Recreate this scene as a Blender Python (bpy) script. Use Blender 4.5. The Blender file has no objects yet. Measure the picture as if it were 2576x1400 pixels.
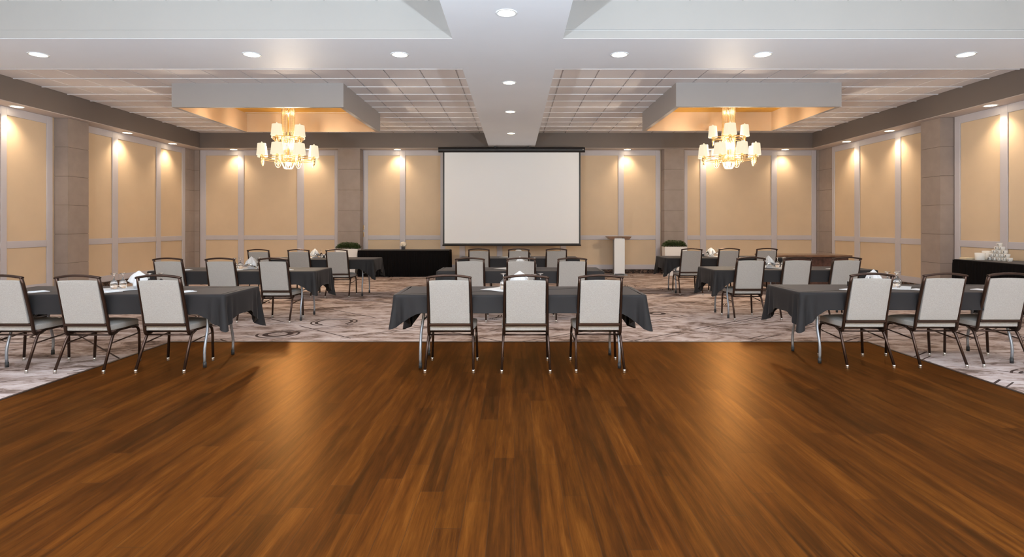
import bpy, bmesh, math, random
from mathutils import Vector, Matrix
PI = math.pi
S = bpy.context.scene
COL = S.collection

# ------------------------------------------------------------------ camera, world, lights, exposure
CAMH, F = 1.41, 1430.0
cam_d = bpy.data.cameras.new('camera'); cam = bpy.data.objects.new('camera', cam_d); COL.objects.link(cam)
cam.location = (0, 0, CAMH); cam.rotation_euler = (PI / 2, 0, 0)
cam_d.sensor_width = 36; cam_d.lens = 36 * F / 2576
cam_d.shift_x = -7 / 2576; cam_d.shift_y = -135 / 2576
cam_d.clip_start = 0.05; cam_d.clip_end = 100
S.camera = cam
w = bpy.data.worlds.new('world'); S.world = w; w.use_nodes = True
w.node_tree.nodes['Background'].inputs[0].default_value = (0.8, 0.85, 1, 1)
w.node_tree.nodes['Background'].inputs[1].default_value = 0.05
S.view_settings.view_transform = 'Standard'; S.view_settings.look = 'None'
S.view_settings.gamma = 1.0; S.view_settings.use_curve_mapping = False
S.view_settings.exposure = 0.5

WARM = (1.0, 0.76, 0.52)
WARMER = (1.0, 0.82, 0.62)
NEUT = (0.76, 0.89, 1.0)

def light(kind, name, loc, power, color, size=0.1, rot=(0, 0, 0), spot=None, blend=1.0, sy=None):
    d = bpy.data.lights.new(name, kind); o = bpy.data.objects.new(name, d); COL.objects.link(o)
    o.location = loc; o.rotation_euler = rot; d.energy = power; d.color = color
    if kind == 'AREA':
        d.size = size
        if sy: d.shape = 'RECTANGLE'; d.size_y = sy
    else:
        d.shadow_soft_size = size
    if kind == 'SPOT':
        d.spot_size = math.radians(spot); d.spot_blend = blend
    return o

# two flash-like fill lamps added behind the camera, aimed up to brighten the beams
P_FILL = 1120
for sx in (-1, 1):
    light('AREA', 'bounce_fill_light', (2.9 * sx, -1.0, 0.85), P_FILL, NEUT, 0.25, (math.radians(180), 0, 0))
# unseen area lamp added as dim fill, standing in for daylight from behind
light('AREA', 'rear_fill_light', (0, -3.8, 1.7), 18, NEUT, 9.0, (math.radians(112), 0, 0), sy=2.2)
P_SOFFIT, P_BEAM, P_CHAND = 62, 62, 165

# ------------------------------------------------------------------ helpers
class MB:
    """collects shapes into one mesh"""
    def __init__(s): s.v = []; s.f = []; s.sm = []
    def add(s, vs, fs, smooth=False):
        n = len(s.v); s.v += [tuple(p) for p in vs]
        for f in fs: s.f.append([i + n for i in f]); s.sm.append(smooth)
        return s
    def box(s, x0, x1, y0, y1, z0, z1):
        v = [(x, y, z) for z in (z0, z1) for y in (y0, y1) for x in (x0, x1)]
        return s.add(v, [(0, 2, 3, 1), (4, 5, 7, 6), (0, 1, 5, 4), (2, 6, 7, 3), (0, 4, 6, 2), (1, 3, 7, 5)])
    def prism(s, pts, y0, y1):       # polygon in xz, extruded along y
        n = len(pts)
        v = [(x, y0, z) for x, z in pts] + [(x, y1, z) for x, z in pts]
        f = [tuple(range(n)), tuple(range(2 * n - 1, n - 1, -1))]
        f += [(i, i + n, (i + 1) % n + n, (i + 1) % n) for i in range(n)]
        return s.add(v, f)
    def sweep(s, pts, ra, rb=None, n=8, closed=False, ref=(1, 0, 0), radii=None):
        """tube along pts; ra across ref direction, rb across the other"""
        rb = rb or ra; P = [Vector(p) for p in pts]; m = len(P); vs = []
        ref = Vector(ref).normalized()
        for i, p in enumerate(P):
            a = P[(i - 1) % m] if (closed or i > 0) else p
            b = P[(i + 1) % m] if (closed or i < m - 1) else p
            t = (b - a).normalized()
            r = ref - t * ref.dot(t)
            if r.length < 1e-3: r = Vector((0, 1, 0)) - t * t.y
            if r.length < 1e-3: r = Vector((0, 0, 1)) - t * t.z
            r.normalize(); q = t.cross(r); k = radii[i] if radii else 1
            for j in range(n):
                an = 2 * PI * (j + .5) / n
                vs.append(p + r * (ra * k * math.cos(an)) + q * (rb * k * math.sin(an)))
        fs = []
        for i in range(m if closed else m - 1):
            for j in range(n):
                a, b = i * n + j, i * n + (j + 1) % n
                c, d = ((i + 1) % m) * n + (j + 1) % n, ((i + 1) % m) * n + j
                fs.append((a, b, c, d))
        s.add(vs, fs, True)
        if not closed:
            k = len(s.v) - len(vs)
            s.f.append([k + j for j in range(n)][::-1]); s.sm.append(False)
            s.f.append([k + (m - 1) * n + j for j in range(n)]); s.sm.append(False)
        return s
    def lathe(s, prof, c=(0, 0, 0), n=24, ax=1.0, ay=1.0, rot=0.0, wave=None):
        vs = []; fs = []
        for i, (r, z) in enumerate(prof):
            for j in range(n):
                a = 2 * PI * j / n; k = 1 + (wave(a, i / max(1, len(prof) - 1)) if wave else 0)
                x, y = r * k * ax * math.cos(a), r * k * ay * math.sin(a)
                vs.append((c[0] + x * math.cos(rot) - y * math.sin(rot), c[1] + x * math.sin(rot) + y * math.cos(rot), c[2] + z))
        for i in range(len(prof) - 1):
            for j in range(n):
                fs.append((i * n + j, i * n + (j + 1) % n, (i + 1) * n + (j + 1) % n, (i + 1) * n + j))
        return s.add(vs, fs, True)
    def build(s, name, mat, parent=None, bevel=0, segs=2, solid=0, subsurf=0):
        me = bpy.data.meshes.new(name); me.from_pydata(s.v, [], s.f)
        me.polygons.foreach_set('use_smooth', s.sm)
        me.materials.append(mat)
        bm = bmesh.new(); bm.from_mesh(me); bmesh.ops.recalc_face_normals(bm, faces=bm.faces); bm.to_mesh(me); bm.free()
        me.update()
        o = bpy.data.objects.new(name, me); COL.objects.link(o)
        if parent: o.parent = parent
        if solid:
            m = o.modifiers.new('s', 'SOLIDIFY'); m.thickness = solid; m.offset = 0
        if bevel:
            m = o.modifiers.new('b', 'BEVEL'); m.width = bevel; m.segments = segs; m.limit_method = 'ANGLE'; m.angle_limit = math.radians(40)
            m.harden_normals = False
            for p in me.polygons: p.use_smooth = True
            m2 = o.modifiers.new('w', 'WEIGHTED_NORMAL'); m2.keep_sharp = False
        if subsurf:
            m = o.modifiers.new('ss', 'SUBSURF'); m.levels = subsurf; m.render_levels = subsurf
        return o

def tag(o, label, cat, group=None, kind=None):
    o['label'] = label; o['category'] = cat
    if group: o['group'] = group
    if kind: o['kind'] = kind
    return o
def empty(name, loc=(0, 0, 0), rz=0):
    o = bpy.data.objects.new(name, None); COL.objects.link(o); o.location = loc; o.rotation_euler = (0, 0, rz)
    o.empty_display_size = .1
    return o
KIDS = {}
def children(o): return [c for c in COL.objects if c.parent == o]
def copy_tree(o, parent=None, kids=None):
    c = o.copy(); COL.objects.link(c)
    if parent: c.parent = parent
    for ch in (kids or {}).get(o, []): copy_tree(ch, c, kids)
    return c
def tree_of(o):
    d = {}
    def rec(x):
        d[x] = list(x.children)
        for y in x.children: rec(y)
    bpy.context.view_layer.update(); rec(o); return d
def struct(o): o['kind'] = 'structure'; return o
def bez(p0, p1, p2, p3, n=8):
    out = []
    for i in range(n + 1):
        t = i / n
        out.append(tuple((1 - t) ** 3 * a + 3 * (1 - t) ** 2 * t * b + 3 * (1 - t) * t * t * c + t ** 3 * d for a, b, c, d in zip(p0, p1, p2, p3)))
    return out

# ------------------------------------------------------------------ materials
def mat(name, color, rough=.6, metal=0, spec=.5, **kw):
    m = bpy.data.materials.new(name); m.use_nodes = True
    b = m.node_tree.nodes['Principled BSDF']
    b.inputs['Base Color'].default_value = (*color, 1); b.inputs['Roughness'].default_value = rough
    b.inputs['Metallic'].default_value = metal; b.inputs['Specular IOR Level'].default_value = spec
    for k, v in kw.items():
        b.inputs[k.replace('_', ' ')].default_value = v
    return m
def nodes(m): return m.node_tree.nodes, m.node_tree.links, m.node_tree.nodes['Principled BSDF']
def coords(m, scale=(1, 1, 1), rot=(0, 0, 0), loc=(0, 0, 0), src='Object'):
    N, L, b = nodes(m); tc = N.new('ShaderNodeTexCoord'); mp = N.new('ShaderNodeMapping')
    L.new(tc.outputs[src], mp.inputs[0]); mp.inputs['Scale'].default_value = scale; mp.inputs['Rotation'].default_value = rot; mp.inputs['Location'].default_value = loc
    return mp.outputs[0]
def noise(m, vec, scale, detail=4, rough=.55, dist=0):
    N, L, b = nodes(m); n = N.new('ShaderNodeTexNoise'); L.new(vec, n.inputs['Vector'])
    n.inputs['Scale'].default_value = scale; n.inputs['Detail'].default_value = detail; n.inputs['Roughness'].default_value = rough; n.inputs['Distortion'].default_value = dist
    return n.outputs[0]
def ramp(m, fac, stops):
    N, L, b = nodes(m); r = N.new('ShaderNodeValToRGB'); L.new(fac, r.inputs[0]); e = r.color_ramp.elements
    while len(e) < len(stops): e.new(.5)
    for i, (p, c) in enumerate(stops):
        e[i].position = p; e[i].color = (*c, 1) if len(c) == 3 else c
    return r.outputs[0]
def mix(m, fac, a, b_, mode='MIX'):
    N, L, b = nodes(m); x = N.new('ShaderNodeMix'); x.data_type = 'RGBA'; x.blend_type = mode
    if hasattr(fac, 'is_linked') or not isinstance(fac, (int, float)): L.new(fac, x.inputs[0])
    else: x.inputs[0].default_value = fac
    for i, c in ((6, a), (7, b_)):
        if isinstance(c, tuple): x.inputs[i].default_value = (*c, 1)
        else: L.new(c, x.inputs[i])
    return x.outputs[2]
def mth(m, op, a, b_=None, c=None):
    N, L, b = nodes(m); x = N.new('ShaderNodeMath'); x.operation = op
    for i, q in enumerate((a, b_, c)):
        if q is None: continue
        if isinstance(q, (int, float)): x.inputs[i].default_value = q
        else: L.new(q, x.inputs[i])
    return x.outputs[0]
def bump(m, h, strength=.2, dist=.01):
    N, L, b = nodes(m); x = N.new('ShaderNodeBump'); L.new(h, x.inputs['Height']); x.inputs['Strength'].default_value = strength; x.inputs['Distance'].default_value = dist
    L.new(x.outputs[0], b.inputs['Normal'])
def setc(m, c): N, L, b = nodes(m); L.new(c, b.inputs['Base Color'])
def mottled(name, c, amt=.08, scale=3, rough=.6, bscale=0, bstr=.1, **kw):
    m = mat(name, c, rough, **kw); v = coords(m); n = noise(m, v, scale)
    lo = tuple(x * (1 - amt) for x in c); hi = tuple(min(1, x * (1 + amt)) for x in c)
    setc(m, ramp(m, n, [(.3, lo), (.7, hi)]))
    if bscale: bump(m, noise(m, v, bscale, 3), bstr, .002)
    return m

M = {}
M['panel'] = mottled('wallcovering', (.64, .505, .355), .03, 2, .55, 140, .12)
M['trim'] = mottled('trim_paint', (.51, .495, .54), .02, 2, .45)
M['soffit'] = mottled('taupe_paint', (.155, .130, .116), .03, 1.5, .6)
M['soffit_under'] = mottled('pale_paint', (.52, .46, .44), .02, 1.5, .55)
M['stone'] = mottled('stone_tile', (.31, .258, .235), .07, 5, .5)
M['grout'] = mat('dark_grout', (.11, .08, .068), .8)
M['beam'] = mottled('white_paint', (.80, .84, .90), .015, 1.2, .55)
M['tile'] = mottled('acoustic_tile', (.80, .77, .78), .03, 60, .8)
M['tgrid'] = mat('ceiling_grid', (.82, .80, .80), .5)
M['fascia'] = mottled('fascia_dimmed', (.33, .322, .31), .015, 1.2, .6)  # beam front darkened in colour to offset the strong light falling on it
M['coffer'] = mottled('grey_paint', (.44, .42, .41), .02, 1.5, .6)
M['coffer_in'] = mottled('beige_paint', (.60, .43, .27), .03, 2, .5)
M['gold'] = mottled('gold_paint', (.60, .31, .015), .06, 1.5, .35)
M['frame'] = mat('bronze_metal', (.055, .032, .024), .33, .75)
M['glide'] = mat('chrome_glide', (.55, .53, .5), .35, 1)
M['steel'] = mat('grey_steel', (.28, .30, .33), .42, .6)
M['rubber'] = mat('black_rubber', (.02, .02, .02), .6)
M['black'] = mat('black_metal', (.012, .012, .014), .35)
M['ply'] = mottled('table_board', (.25, .2, .15), .1, 5, .6)
M['chrome'] = mat('chrome', (.8, .8, .82), .12, 1)
M['brass'] = mat('brass', (.9, .65, .35), .2, 1)
M['white'] = mat('white_gloss', (.80, .86, .92), .25)
M['napkin'] = mottled('white_napkin', (.58, .59, .60), .03, 20, .8)
M['paper'] = mat('paper', (.75, .76, .78), .6)
M['china'] = mat('white_china', (.80, .79, .76), .22)
M['logo'] = mat('dark_print', (.02, .02, .025), .4)
M['planter'] = mat('white_planter', (.80, .80, .80), .4)
M['leaf'] = mottled('green_leaf', (.045, .085, .018), .5, 30, .55)
M['petal'] = mottled('white_petal', (.85, .78, .68), .1, 60, .7)
M['screen'] = mat('screen_fabric', (.84, .89, .95), .8)
M['darkwood'] = mottled('dark_laminate', (.09, .045, .035), .5, 12, .3)
M['woodtop'] = mottled('brown_laminate', (.16, .085, .05), .3, 6, .25)
M['napstack'] = mat('cream_napkins', (.8, .68, .48), .7)

# fabric of the chairs
m = mat('chair_fabric', (.52, .50, .465), .85); M['fabric'] = m
v = coords(m, src='Object'); n1 = noise(m, v, 230, 2); n2 = noise(m, v, 5, 3)
c = ramp(m, n1, [(.3, (.30, .285, .262)), (.7, (.43, .415, .392))]); setc(m, c); bump(m, n1, .25, .002)
m.node_tree.nodes['Principled BSDF'].inputs['Sheen Weight'].default_value = .2
# cloth
def cloth(name, base, sheen):
    m = mat(name, base, .7, 0, .3); b = m.node_tree.nodes['Principled BSDF']
    b.inputs['Sheen Weight'].default_value = sheen; b.inputs['Sheen Roughness'].default_value = .35
    b.inputs['Sheen Tint'].default_value = (1, .9, .88, 1)
    v = coords(m); bump(m, noise(m, v, 350, 2), .15, .001); return m
M['cloth'] = cloth('charcoal_cloth', (.015, .0145, .016), .10)
M['skirt'] = cloth('black_skirting', (.003, .0025, .003), 0)
M['skirt'].node_tree.nodes['Principled BSDF'].inputs['Specular IOR Level'].default_value = .08
# glass
m = mat('clear_glass', (1, 1, 1), .02); m.node_tree.nodes['Principled BSDF'].inputs['Transmission Weight'].default_value = 1; M['glass'] = m
# dark marble baseboard
m = mat('marble_base', (.05, .03, .025), .25); v = coords(m); n = noise(m, v, 7, 6, .6, 2.5)
setc(m, ramp(m, n, [(.42, (.012, .008, .007)), (.52, (.05, .03, .024)), (.60, (.16, .10, .075))])); M['base'] = m

# wood plank floor
m = mat('plank_floor', (.1, .05, .02), .3, 0, .32); M['wood'] = m
N, L, B = nodes(m)
v = coords(m, rot=(0, 0, PI / 2))
sp = N.new('ShaderNodeSeparateXYZ'); L.new(v, sp.inputs[0]); wn = N.new('ShaderNodeTexWhiteNoise'); wn.noise_dimensions = '1D'
L.new(mth(m, 'FLOOR', mth(m, 'DIVIDE', sp.outputs[1], .125)), wn.inputs['W'])
cb = N.new('ShaderNodeCombineXYZ'); L.new(mth(m, 'ADD', sp.outputs[0], mth(m, 'MULTIPLY', wn.outputs['Value'], 6.1)), cb.inputs[0]); L.new(sp.outputs[1], cb.inputs[1])
v = cb.outputs[0]
bk = N.new('ShaderNodeTexBrick'); L.new(v, bk.inputs['Vector'])
bk.offset = 0; bk.offset_frequency = 2; bk.squash = 1
bk.inputs['Scale'].default_value = 1; bk.inputs['Brick Width'].default_value = 1.22; bk.inputs['Row Height'].default_value = .125
bk.inputs['Mortar Size'].default_value = .0012; bk.inputs['Mortar Smooth'].default_value = .1; bk.inputs['Bias'].default_value = 0
bk.inputs['Color1'].default_value = (0, 0, 0, 1); bk.inputs['Color2'].default_value = (1, 1, 1, 1); bk.inputs['Mortar'].default_value = (.5, .5, .5, 1)
vs = coords(m, scale=(16, .9, 1)); g1 = noise(m, vs, 1.3, 6, .62, .5)
vs2 = coords(m, scale=(70, 2.6, 1)); g2 = noise(m, vs2, 2.0, 5, .68, .2)
pl = mth(m, 'MULTIPLY', bk.outputs['Color'], .15)
f = mth(m, 'ADD', mth(m, 'MULTIPLY', g1, .62), mth(m, 'ADD', mth(m, 'MULTIPLY', g2, .36), pl))
f = mth(m, 'SUBTRACT', f, .06)
c = ramp(m, f, [(.36, (.012, .0036, .0010)), (.46, (.030, .0082, .0015)), (.58, (.060, .0185, .0026)), (.70, (.098, .034, .005))])
hv = noise(m, coords(m, scale=(3, .5, 1)), 1.1, 2); c = mix(m, mth(m, 'MULTIPLY', hv, .5), c, mix(m, 1.0, c, (1.15, .72, .8), 'MULTIPLY'))
c = mix(m, bk.outputs['Fac'], c, (.022, .010, .005)); setc(m, c); B.inputs['Specular Tint'].default_value = (1, .62, .30, 1); B.inputs['IOR'].default_value = 1.24
r = mth(m, 'ADD', mth(m, 'MULTIPLY', g2, .12), .31); L.new(r, B.inputs['Roughness'])
h = mth(m, 'SUBTRACT', mth(m, 'MULTIPLY', g2, .5), mth(m, 'MULTIPLY', bk.outputs['Fac'], 1.5)); bump(m, h, .12, .002)
B.inputs['Specular IOR Level'].default_value = 0
gl = N.new('ShaderNodeBsdfGlossy'); gl.inputs['Color'].default_value = (1, .56, .22, 1); L.new(r, gl.inputs['Roughness'])
fr = N.new('ShaderNodeFresnel'); fr.inputs[0].default_value = 1.33
ms = N.new('ShaderNodeMixShader'); L.new(mth(m, 'ADD', mth(m, 'MULTIPLY', fr.outputs[0], .36), .035), ms.inputs[0])
L.new(B.outputs[0], ms.inputs[1]); L.new(gl.outputs[0], ms.inputs[2]); L.new(B.inputs['Normal'].links[0].from_socket, gl.inputs['Normal'])
L.new(ms.outputs[0], [q for q in N if q.type == 'OUTPUT_MATERIAL'][0].inputs[0])

# patterned carpet
m = mat('patterned_carpet', (.3, .25, .24), .95, 0, .1); M['carpet'] = m
N, L, B = nodes(m)
v = coords(m); vb = coords(m, scale=(.9, 1.9, 1))
big = noise(m, vb, 1.3, 7, .62, 1.2); med = noise(m, vb, 4.5, 6, .7, 1.5); fine = noise(m, v, 160, 2)
f = mth(m, 'ADD', mth(m, 'MULTIPLY', big, .6), mth(m, 'MULTIPLY', med, .4))
c = ramp(m, f, [(.37, (.07, .045, .035)), (.43, (.22, .155, .125)), (.50, (.48, .385, .35)), (.60, (.66, .58, .56)), (.68, (.36, .28, .23))])
# twin arcs
vo = N.new('ShaderNodeTexVoronoi'); L.new(v, vo.inputs['Vector']); vo.inputs['Scale'].default_value = .62; vo.inputs['Randomness'].default_value = .8
d = vo.outputs['Distance']
def band(x, centre, wd):
    return mth(m, 'LESS_THAN', mth(m, 'ABSOLUTE', mth(m, 'SUBTRACT', x, centre)), wd)
arcs = mth(m, 'MAXIMUM', mth(m, 'MAXIMUM', band(d, .22, .006), band(d, .243, .005)), mth(m, 'MAXIMUM', band(d, .34, .006), band(d, .362, .004)))
msk = mth(m, 'GREATER_THAN', noise(m, v, .9, 1), .46); arcs = mth(m, 'MULTIPLY', arcs, msk)
lv = coords(m, rot=(0, 0, math.radians(52))); sx = N.new('ShaderNodeSeparateXYZ'); L.new(lv, sx.inputs[0])
fx = mth(m, 'FRACT', mth(m, 'MULTIPLY', sx.outputs[0], 1.25))
ln = mth(m, 'MAXIMUM', band(fx, .3, .014), band(fx, .42, .010))
msk2 = mth(m, 'GREATER_THAN', noise(m, coords(m, loc=(7, 3, 0)), .7, 1), .46); ln = mth(m, 'MULTIPLY', ln, msk2)
lv2 = coords(m, rot=(0, 0, math.radians(-48))); s2 = N.new('ShaderNodeSeparateXYZ'); L.new(lv2, s2.inputs[0])
fx2 = mth(m, 'FRACT', mth(m, 'MULTIPLY', s2.outputs[0], .9)); ln2 = band(fx2, .5, .010)
msk3 = mth(m, 'GREATER_THAN', noise(m, coords(m, loc=(-4, 9, 0)), .8, 1), .46); ln2 = mth(m, 'MULTIPLY', ln2, msk3)
lines = mth(m, 'MAXIMUM', arcs, mth(m, 'MAXIMUM', ln, ln2))
c = mix(m, lines, c, (.045, .028, .022))
pale = mth(m, 'MULTIPLY', band(d, .231, .003), msk); c = mix(m, pale, c, (.55, .47, .40))
c = mix(m, mth(m, 'MULTIPLY', fine, .35), c, (.12, .09, .085)); setc(m, c); bump(m, fine, .5, .004)

def emis(name, color, strength):
    m = bpy.data.materials.new(name); m.use_nodes = True; b = m.node_tree.nodes['Principled BSDF']
    b.inputs['Base Color'].default_value = (.9, .85, .75, 1); b.inputs['Roughness'].default_value = .6
    b.inputs['Emission Color'].default_value = (*color, 1); b.inputs['Emission Strength'].default_value = strength
    return m
M['lamp'] = emis('lamp_glow', (1, .80, .52), 9)
M['shade'] = emis('shade_glow', (1, .84, .60), .62)
M['shade'].node_tree.nodes['Principled BSDF'].inputs['Base Color'].default_value = (.25, .22, .18, 1)
M['crystal'] = mat('crystal_beads', (.80, .62, .36), .15); M['crystal'].node_tree.nodes['Principled BSDF'].inputs['Transmission Weight'].default_value = .45
M['goldmetal'] = mat('gold_metal', (.85, .6, .3), .25, 1)

# ------------------------------------------------------------------ room shell
XL, XR, YB, YR, ZC, ZS = -9.32, 8.86, 16.52, -4.2, 4.03, 3.57
SL, SR, SB = -8.90, 8.42, 16.07          # soffit inner faces
BX0, BX1, CY0, CY1 = -.725, .56, 6.60, 7.86   # beams
DX0, DX1, DY = -4.13, 4.23, 6.83
struct(MB().box(DX0, DX1, YR, DY, -.05, 0).build('floor', M['wood']))
c = MB(); c.box(XL, DX0 - .03, YR, YB, -.05, 0); c.box(DX1 + .03, XR, YR, YB, -.05, 0); c.box(DX0 - .03, DX1 + .03, DY + .03, YB, -.05, 0)
struct(c.build('floor_carpet', M['carpet']))
t = MB(); t.box(DX0 - .03, DX0, YR, DY, -.05, .004); t.box(DX1, DX1 + .03, YR, DY, -.05, .004); t.box(DX0 - .03, DX1 + .03, DY, DY + .03, -.05, .004)
struct(t.build('trim_1', mat('floor_edge_strip', (.03, .017, .012), .4)))
# walls
wall_back = struct(MB().box(XL, XR, YB, YB + .15, 0, ZC).build('wall_back', M['panel']))
struct(MB().box(XL - .15, XL, YR, YB + .15, 0, ZC).build('wall_left', M['panel']))
struct(MB().box(XR, XR + .15, YR, YB + .15, 0, ZC).build('wall_right', M['panel']))
struct(MB().box(XL, XR, YR - .15, YR, 0, ZC).build('wall_rear', M['panel']))
# ceiling: lay-in tiles dropping a little below a grid
g = MB().box(XL, XR, YR, YB, ZC, ZC + .1); struct(g.build('ceiling', M['tgrid']))
t = MB()
def bay(x0, x1, xs, y0, y1, ys):
    ex = [x0] + [x for x in sorted(xs) if x0 + .02 < x < x1 - .02] + [x1]; ey = [y0] + [y for y in ys if y0 + .02 < y < y1 - .02] + [y1]
    for a, b in zip(ex, ex[1:]):
        for p, q in zip(ey, ey[1:]): t.box(a + .012, b - .012, p + .010, q - .010, ZC - .022, ZC)
ys = [10.09 + .61 * k for k in range(-25, 12)]
bay(SL, BX0, [-.99 - .61 * k for k in range(14)], CY1, SB, ys); bay(BX1, SR, [.81 + .61 * k for k in range(14)], CY1, SB, ys)
bay(SL, BX0, [-.99 - .61 * k for k in range(14)], YR, CY0, ys); bay(BX1, SR, [.81 + .61 * k for k in range(14)], YR, CY0, ys)
struct(t.build('ceiling_tiles', M['tile']))
t = MB()
for y in ys:
    for a, b, p, q in ((SL, BX0, YR, CY0), (SL, BX0, CY1, SB), (BX1, SR, YR, CY0), (BX1, SR, CY1, SB)):
        if p < y < q: t.box(a, b, y - .011, y + .011, ZC - .036, ZC - .0221)
struct(t.build('ceiling_grid_bar', M['tgrid']))
# beams
b = MB(); b.box(BX0, BX1, YR, SB, ZS, ZC); b.box(SL, BX0, CY0, CY1, ZS, ZC); b.box(BX1, SR, CY0, CY1, ZS, ZC)
struct(b.build('ceiling_beam', M['beam']))
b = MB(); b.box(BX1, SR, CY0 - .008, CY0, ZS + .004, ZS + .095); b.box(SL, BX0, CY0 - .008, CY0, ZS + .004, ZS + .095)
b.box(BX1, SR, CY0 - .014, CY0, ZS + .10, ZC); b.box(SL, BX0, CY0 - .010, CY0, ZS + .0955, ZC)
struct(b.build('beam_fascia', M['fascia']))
# soffits
s = MB(); s.box(XL, SL, YR, YB, ZS + .012, ZC); s.box(SR, XR, YR, YB, ZS + .012, ZC); s.box(SL, SR, SB, YB, ZS + .012, ZC)
s.box(SR - .012, SR, YR, SB, ZS + .012, ZS + .15)
struct(s.build('ceiling_soffit', M['soffit']))
s = MB(); s.box(XL, SL, YR, YB, ZS, ZS + .012); s.box(SR, XR, YR, YB, ZS, ZS + .012); s.box(SL, SR, SB, YB, ZS, ZS + .012)
struct(s.build('soffit_underside', M['soffit_under']))

# wall panelling (stiles and rails standing 22 mm proud of the wallcovering)
RAILS = [(3.42, ZS), (.975, 1.105), (.115, .255)]
def bw(px): return (px - 1295) * .01155
def panelling(side, spans, stiles):
    t = MB(); D = .022
    def put(a, b, z0, z1):
        if side == 'b': t.box(a, b, YB - D, YB, z0, z1)
        elif side == 'l': t.box(XL, XL + D, a, b, z0, z1)
        else: t.box(XR - D, XR, a, b, z0, z1)
    for a, b in stiles: put(a, b, .115, ZS)
    for a, b in spans:
        inner = sorted([q for q in stiles if q[0] >= a - 1e-3 and q[1] <= b + 1e-3])
        edge = a
        segs = []
        for q in inner:
            if q[0] - edge > .02: segs.append((edge, q[0]))
            edge = q[1]
        if b - edge > .02: segs.append((edge, b))
        for z0, z1 in RAILS:
            for p, q in segs: put(p, q, z0, z1)
    return t
back = [(504, 518.5), (599, 614), (748, 765), (842, 850), (912, 926), (1006, 1020), (1108, 1120), (1156, 1170), (1250, 1264), (1410, 1424), (1555, 1569), (1649, 1661), (1721, 1729), (1761, 1776), (1940, 1954), (2041, 2053)]
back = [(bw(a), bw(b)) for a, b in back]
t = panelling('b', [(bw(504), bw(850)), (bw(912), bw(1661)), (bw(1721), bw(2053))], back)
struct(t.build('trim_2', M['trim'], bevel=.005, segs=1))
lst = [(10.29, 10.35 + .06), (11.30, 11.44), (13.14, 13.33), (14.76, 14.94), (15.90, 16.04), (8.3, 8.45), (6.2, 6.35), (4.2, 4.35), (1.8, 1.95), (-.5, -.35)]
t = panelling('l', [(YR, 11.44), (12.06, 16.04)], lst); struct(t.build('trim_3', M['trim'], bevel=.005, segs=1))
rst = [(15.72, 15.84), (14.58, 14.80), (13.03, 13.22), (11.29, 11.43), (10.20, 10.36), (8.3, 8.45), (6.2, 6.35), (4.2, 4.35), (1.8, 1.95), (-.5, -.35)]
t = panelling('r', [(YR, 11.43), (12.02, 15.84)], rst); struct(t.build('trim_4', M['trim'], bevel=.005, segs=1))
# tiled pilasters
def pilaster(x0, x1, y0, y1, name='wall_pilaster'):
    p = MB(); e = .008
    struct(MB().box(x0 + e, x1 - e, y0 + e, y1 - e, .115, ZS).build('pilaster_core', M['grout']))
    z = ZS
    while z > .115:
        z2 = max(z - .587, .115)
        if z - z2 > .02: p.box(x0, x1, y0, y1, z2 + .0035, z - .0035)
        z -= .587
    return struct(p.build(name, M['stone']))
pil = [(-5.03, -4.40, 16.15, YB), (4.25, 4.81, 16.15, YB), (XL, -9.04, 11.50, 12.06), (8.57, XR, 11.45, 12.0),
       (XL, XL + .03, 16.04, YB), (XL + .03, bw(503), YB - .03, YB), (XR - .03, XR, 15.84, YB), (bw(2054), XR - .03, YB - .03, YB)]
for p in pil: pilaster(*p)
# baseboards
b = MB(); b.box(XL, XR, YB - .03, YB, 0, .115)
for p in pil[:2]: b.box(p[0] - .01, p[1] + .01, p[2] - .01, YB - .03, 0, .115)
struct(b.build('baseboard_back', M['base']))
b = MB().box(XL, XL + .03, YR, YB - .03, 0, .115); b.box(XL + .03, -9.03, 11.49, 12.07, 0, .115); struct(b.build('baseboard_left', M['base']))
b = MB().box(XR - .03, XR, YR, YB - .03, 0, .115); b.box(8.56, XR - .03, 11.44, 12.01, 0, .115); struct(b.build('baseboard_right', M['base']))
# brass hinges beside the left rear pilaster
for zc in (1.33, 1.13):
    h = MB().box(-4.395, -4.37, YB - .04, YB, zc - .07, zc + .07).build('hinge', M['brass'], wall_back, bevel=.004)
    h['label'] = 'small brass hinge'

# ------------------------------------------------------------------ hanging ceiling coffers
def coffer(x0, x1, y0, y1):
    T = .07
    o = MB(); o.box(x0, x1, y0, y0 + T, ZS, ZC - .012); o.box(x0, x1, y1 - T, y1, ZS, ZC - .012)
    o.box(x0, x0 + T, y0 + T, y1 - T, ZS, ZC - .012); o.box(x1 - T, x1, y0 + T, y1 - T, ZS, ZC - .012)
    root = struct(o.build('ceiling_coffer', M['coffer']))
    i = MB(); e = T + .01; zb = ZS + .002
    i.box(x0 + T, x1 - T, y0 + T, y0 + e, zb, ZC - .03); i.box(x0 + T, x1 - T, y1 - e, y1 - T, zb, ZC - .03)
    i.box(x0 + T, x0 + e, y0 + e, y1 - e, zb, ZC - .03); i.box(x1 - e, x1 - T, y0 + e, y1 - e, zb, ZC - .03)
    struct(i.build('coffer_lining', M['coffer_in']))
    struct(MB().box(x0 + T, x1 - T, y0 + T, y1 - T, ZC - .03, ZC - .012).build('coffer_ceiling', M['gold']))
coffer(-6.31, -3.15, 10.45, 13.30)
coffer(2.95, 5.98, 10.40, 13.15)

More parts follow.
